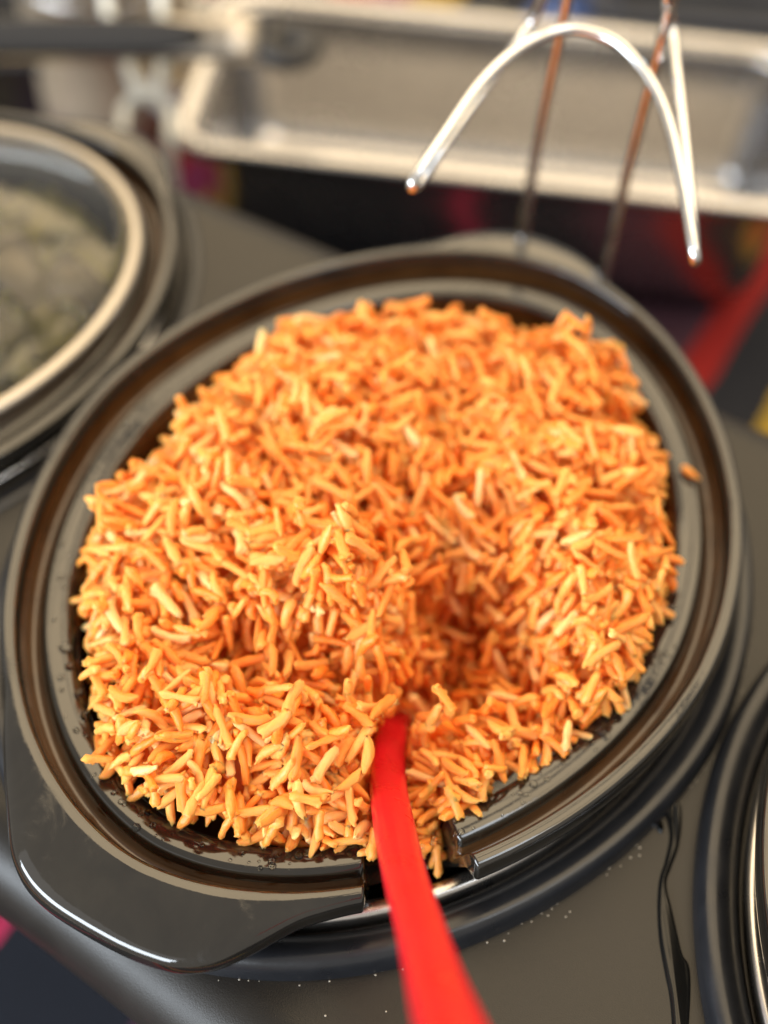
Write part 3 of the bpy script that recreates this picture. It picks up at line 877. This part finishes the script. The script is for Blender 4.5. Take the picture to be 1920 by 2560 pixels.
# bowl, buried in the rice
V = []; nu_, nv_ = 24, 9
dirv = Vector((hpts[0] - hpts[1])); dirv.normalize(); sd = dirv.cross(Vector((0, 0, 1))).normalized(); un = sd.cross(dirv)
c = hpts[0] + dirv * .024 + Vector((0, 0, -.022))
for k_, off_ in ((0, 0), (1, .0022)):
    for j in range(nv_):
        f = j / (nv_ - 1); f = max(f, .02)
        for t in np.linspace(0, 2 * np.pi, nu_, endpoint=False):
            V.append(c + dirv * (.032 * f * math.cos(t)) + sd * (.023 * f * math.sin(t)) + un * (.008 * (f * f - 1) - off_) - Vector(so))
F = grid_faces(nu_, nv_) + [tuple(nu_ * nv_ + i for i in reversed(f)) for f in grid_faces(nu_, nv_)]
F += [((nv_ - 1) * nu_ + i, (nv_ - 1) * nu_ + (i + 1) % nu_, (2 * nv_ - 1) * nu_ + (i + 1) % nu_, (2 * nv_ - 1) * nu_ + i) for i in range(nu_)]
mesh_obj('bowl', V, F, M_RED, spoon)

# ------------------------------------------------------------------ water on the base and droplets
M_WET = simple('wet_film', (0.006, 0.006, 0.006), 0.03, ior=1.36, nscale=30)
def blob(name, outline_px, z, th_, mat):
    P = catmull([np.array(at_z(x, y, z)) for x, y in outline_px] + [np.array(at_z(*outline_px[0], z))], 5)[:-1]
    P = P[:, :2]; cen = P.mean(0); n = len(P); V = []
    # inset rings by shrinking towards the middle line
    nrm = np.roll(P, -1, 0) - np.roll(P, 1, 0); nrm = np.c_[-nrm[:, 1], nrm[:, 0]]; nrm /= np.linalg.norm(nrm, axis=1)[:, None] + 1e-9
    if ((cen - P) * nrm).sum() < 0: nrm = -nrm
    for ins, h in ((0, 0), (.0002, th_ * .35), (.0006, th_ * .75), (.0011, th_)):
        for p, m in zip(P, nrm): V.append((p[0] + m[0] * ins, p[1] + m[1] * ins, z + h))
    F = grid_faces(n, 4)
    return mesh_obj(name, V, F + [tuple(range(3 * n, 4 * n))], mat)
spill = blob('water_spill', [(1447,1720),(1468,1735),(1473,1775),(1466,1830),(1452,1870),(1440,1910),(1452,1965),(1462,2010),(1474,2060),(1488,2085),(1492,2130),(1488,2215),(1480,2300),(1455,2300),(1452,2215),(1446,2150),(1436,2100),(1424,2030),(1420,1960),(1424,1900),(1436,1860),(1446,1810),(1440,1770),(1432,1745)], BASE_TOP + .0002, .0010, M_WET)
sp2 = blob('water_spill', [(1398,1745),(1412,1736),(1425,1758),(1434,1786),(1428,1800),(1414,1786),(1402,1770)], BASE_TOP + .0002, .0010, M_WET)
tag(sp2, 'small water drop beside the top of the spilled streak on the base', 'water')
tag(spill, 'streak of spilled water on the charcoal base beside the right crock', 'water')

def droplets(name, centres, mat, parent=None):
    V = []; F = []
    for c, r in centres:
        n0 = len(V)
        for h, q in ((0, 1), (.35, .92), (.62, .6)):
            for t in np.linspace(0, 2 * np.pi, 8, endpoint=False): V.append((c[0] + r * q * math.cos(t), c[1] + r * q * math.sin(t), c[2] + r * h * .8))
        F += [tuple(n0 + i for i in f) for f in grid_faces(8, 3)] + [tuple(n0 + 16 + i for i in range(8))]
    return mesh_obj(name, V, F, mat)
cs = []
for i in range(110):
    t = random.uniform(-1.25, .35) if random.random() < .8 else random.uniform(-1.3, .5)
    d = -.0078 - abs(random.gauss(0, .0012)) if random.random() < .75 else -.009 - random.random() ** 2 * .03
    x, y = oval(t, A0 - d, B0 - d - .001); cs.append(((x, y, BASE_TOP - .0001), random.uniform(.00015, .00036)))
for i in range(60):
    t = random.uniform(math.pi * .95, math.pi * 1.4); d = -.0078 - abs(random.gauss(0, .0008))
    x, y = oval(t, A0 - d, B0 - d - .001); cs.append(((x + RIGHT[0], y + RIGHT[1], BASE_TOP - .0001), random.uniform(.00018, .0004)))
M_CRUMB = simple('pale_crumb', (0.40, 0.36, 0.30), 0.35)
cr2 = droplets('crumbs', cs, M_CRUMB)
tag(cr2, 'tiny pale specks scattered along the ring on the base', 'crumbs', kind='stuff')
cs = []
for i in range(130):
    t = random.uniform(math.pi * .95, math.pi * 1.65) if random.random() < .6 else random.uniform(-.9, .2)
    d = random.uniform(.0140, .0195); x, y = oval(t, A0 - d, B0 - d); 
    cs.append(((x, y, -.0067), random.choice([.0004, .0006, .0008, .0012]) * random.uniform(.7, 1.2)))
for px, py in ((1352,1508),(1300,1582),(1308,1590),(172,1498),(185,1545),(140,1400),(150,1440)):
    p = at_z(px, py, -.0067); cs.append(((p.x, p.y, -.0067), random.uniform(.0013, .0019)))
dr = droplets('water_droplets', cs, M_WATER)
tag(dr, 'clear water droplets on the lip of the rice crock', 'water', kind='stuff')

# ------------------------------------------------------------------ steel pan behind
pan = empty('steam_table_pan', (-.1255, .3485, TABLE_Z), math.radians(22.5))
tag(pan, 'empty rectangular stainless steel pan behind the slow cooker', 'pan')
PL, PW, PH = .330, .148, .090
def prr(l, w, r, z): return [(x, y, z) for x, y in rrect(l, w, r, 8)]
rim = [(0, .0, PH - .006), (0, .0006, PH - .002), (-.0012, 0, PH), (-.006, 0, PH + .0004), (-.0105, 0, PH), (-.0125, 0, PH - .002)]
V = []
for off_, _, z in rim: V += prr(PL + 2 * off_, PW + 2 * off_, .026 + off_, z)
for off_, z in ((-.0118, PH - .0045), (-.0095, PH - .0035), (-.006, PH - .003), (-.0015, PH - .0065)): V += prr(PL + 2 * off_, PW + 2 * off_, .026 + off_, z)
mesh_obj('rim', V, grid_faces(32, 10, True, True), M_PAN, pan)
ins = [(-.0124, PH - .0018), (-.0135, PH - .006), (-.0150, PH - .03), (-.0175, .022), (-.020, .012), (-.027, .006), (-.040, .0045)]
V = []
for off_, z in ins: V += prr(PL + 2 * off_, PW + 2 * off_, max(.010, .026 + off_ * .3), z)
F = grid_faces(32, len(ins)) + [tuple(range((len(ins) - 1) * 32, len(ins) * 32))]
n0 = len(V)
outs = [(-.0110, PH - .005), (-.0120, PH - .008), (-.0138, PH - .03), (-.0163, .022), (-.019, .010), (-.027, .0035), (-.040, .0018)]
for off_, z in outs: V += prr(PL + 2 * off_, PW + 2 * off_, max(.011, .027 + off_ * .3), z)
F += [tuple(n0 + i for i in reversed(f)) for f in grid_faces(32, len(outs))] + [tuple(n0 + i for i in range(7 * 32 - 1, 6 * 32 - 1, -1))]
F += [(i, n0 + i, n0 + (i + 1) % 32, (i + 1) % 32) for i in range(32)]
mesh_obj('basin', V, F, M_PAN, pan)

M_CAN = simple('canister_tan', (0.36, 0.29, 0.21), 0.30, var=0.15, nscale=25)
# ------------------------------------------------------------------ steel canister, utensil and things further back
pc = at_z(226, 345, TABLE_Z) + Vector((-.46, .887, 0)) * .052
pot = empty('canister', (pc.x, pc.y, TABLE_Z))
tag(pot, 'round tan canister behind the left crock, under the utensil handle', 'canister')
ptop = -.066 - TABLE_Z
V, F = lathe([(.0005, .001), (.043, .001), (.046, .004), (.047, .03), (.0485, ptop - .004), (.0505, ptop - .002), (.0505, ptop), (.0482, ptop), (.0472, ptop - .004), (.0455, .03), (.043, .006), (.0005, .004)], 48)
mesh_obj('body', V, F, M_CAN, pot)
V, F = lathe([(.0488, ptop - .03), (.0498, ptop - .029), (.0498, ptop - .026), (.0488, ptop - .025)], 48)
mesh_obj('band', V, F, M_STEEL, pot)

ta, tbp = at_d(-60, 86, .725), at_d(566, 84, .730)
dz = (ta.z + tbp.z) / 2
ut = empty('serving_utensil', tuple((ta + tbp) / 2))
tag(ut, 'steel utensil handle with grey grip inlay and hanging loop, upper left', 'utensil')
uo = np.array(ut.location)
d_ = np.array(tbp - ta); dl_ = d_ / np.linalg.norm(d_)
path = [np.array(ta) + d_ * t for t in np.linspace(-.45, 1, 12)]
UPC = (-CAM_F.x, -CAM_F.y, -CAM_F.z)
V, F = sweep(path, rrect(.021, .009, .0035, 5), None, UPC); mesh_obj('handle', [v - uo for v in V], F, M_LIDRIM, ut)
gp = [np.array(ta) + d_ * t + np.array(UPC) * .0022 for t in np.linspace(-.2, .80, 14)]
scl = [(1, 1)] * 11 + [(.96, 1), (.8, 1), (.45, 1)]
V, F = sweep(gp, rrect(.0178, .0110, .003, 5), scl, UPC); mesh_obj('grip', [v - uo for v in V], F, M_GRIP, ut)
tcap = [np.array(tbp) + dl_ * t for t in (-.0005, .0025)]
V, F = sweep(tcap, rrect(.0225, .0105, .003, 5), None, UPC); mesh_obj('end_cap', [v - uo for v in V], F, M_DARK, ut)
lc = at_d(622, 102, .732)
lp = []
for t in np.linspace(0, 2 * np.pi, 25): lp.append(np.array([lc.x, lc.y, lc.z]) + dl_ * .0120 * math.cos(t) + np.cross([0, 0, 1], dl_) * .0095 * math.sin(t))
V, F = sweep(lp, circ(.0060, 8)); mesh_obj('hanging_loop', [v - uo for v in V], F, M_DARK, ut)

def jar(name, px, py, dep, prof, mat, label, cat, mat2=None):
    p = at_d(px, py, dep)
    o = empty(name, (p.x, p.y, TABLE_Z)); tag(o, label, cat)
    V, F = lathe(prof, 40); mesh_obj('body', V, F, mat, o)
    r, z = prof[-1]
    V, F = lathe([(r + .001, z - .010), (r + .0025, z - .009), (r + .0025, z + .002), (r, z + .004), (.0005, z + .0045)], 40)
    mesh_obj('lid', V, F, mat2 or mat, o)
    return o
jar('squat_jar', 10, 235, .715, [(.0005, .001), (.026, .001), (.030, .006), (.031, .055), (.027, .075), (.026, .082)], M_YELLOW, 'mustard yellow jar at the far left behind the lidded crock', 'jar', M_CREAM)
jar('cream_tub', 1062, 15, .86, [(.0005, .001), (.024, .001), (.026, .004), (.029, .045)], M_CREAM, 'pale cream tub behind the far rim of the pan', 'tub')
jar('blue_tub', 1262, 5, .87, [(.0005, .001), (.028, .001), (.030, .004), (.033, .048)], M_BLUE, 'blue tub behind the steel pan', 'tub')
def crate(name, px, py, dep, sx, sy, sz, rz, mat, label, cat, wall=.004):
    p = at_d(px, py, dep); o = empty(name, (p.x, p.y, TABLE_Z), rz); tag(o, label, cat)
    V = []
    for l, w, r, z in ((sx - .01, sy - .01, .01, .001), (sx - .004, sy - .004, .012, .004), (sx, sy, .014, sz - .006), (sx + .008, sy + .008, .016, sz - .005), (sx + .008, sy + .008, .016, sz), (sx - 2 * wall, sy - 2 * wall, .011, sz), (sx - 2 * wall - .004, sy - 2 * wall - .004, .010, .008)):
        V += prr(l, w, r, z)
    mesh_obj('body', V, grid_faces(32, 7) + [tuple(range(6 * 32, 7 * 32)), tuple(range(31, -1, -1))], mat, o); return o
crate('dark_bin', 1640, -10, .885, .20, .12, .085, math.radians(25), M_NAVY, 'dark navy bin beyond the right end of the pan', 'bin')
crate('black_tray', 90, -60, .86, .16, .10, .05, math.radians(28), M_DARK, 'black tray in the top left corner behind the utensil', 'tray')
wb_ = at_d(395, -12, .84)
bw = mesh_obj('white_bowl', *lathe([(.0005, .001), (.022, .001), (.023, .006), (.040, .030), (.047, .050), (.0485, .051), (.0455, .050), (.038, .031), (.02, .009), (.0005, .007)], 40), M_WHITE)
bw.location = (wb_.x, wb_.y, TABLE_Z); tag(bw, 'white bowl behind the utensil at the top of the picture', 'bowl')
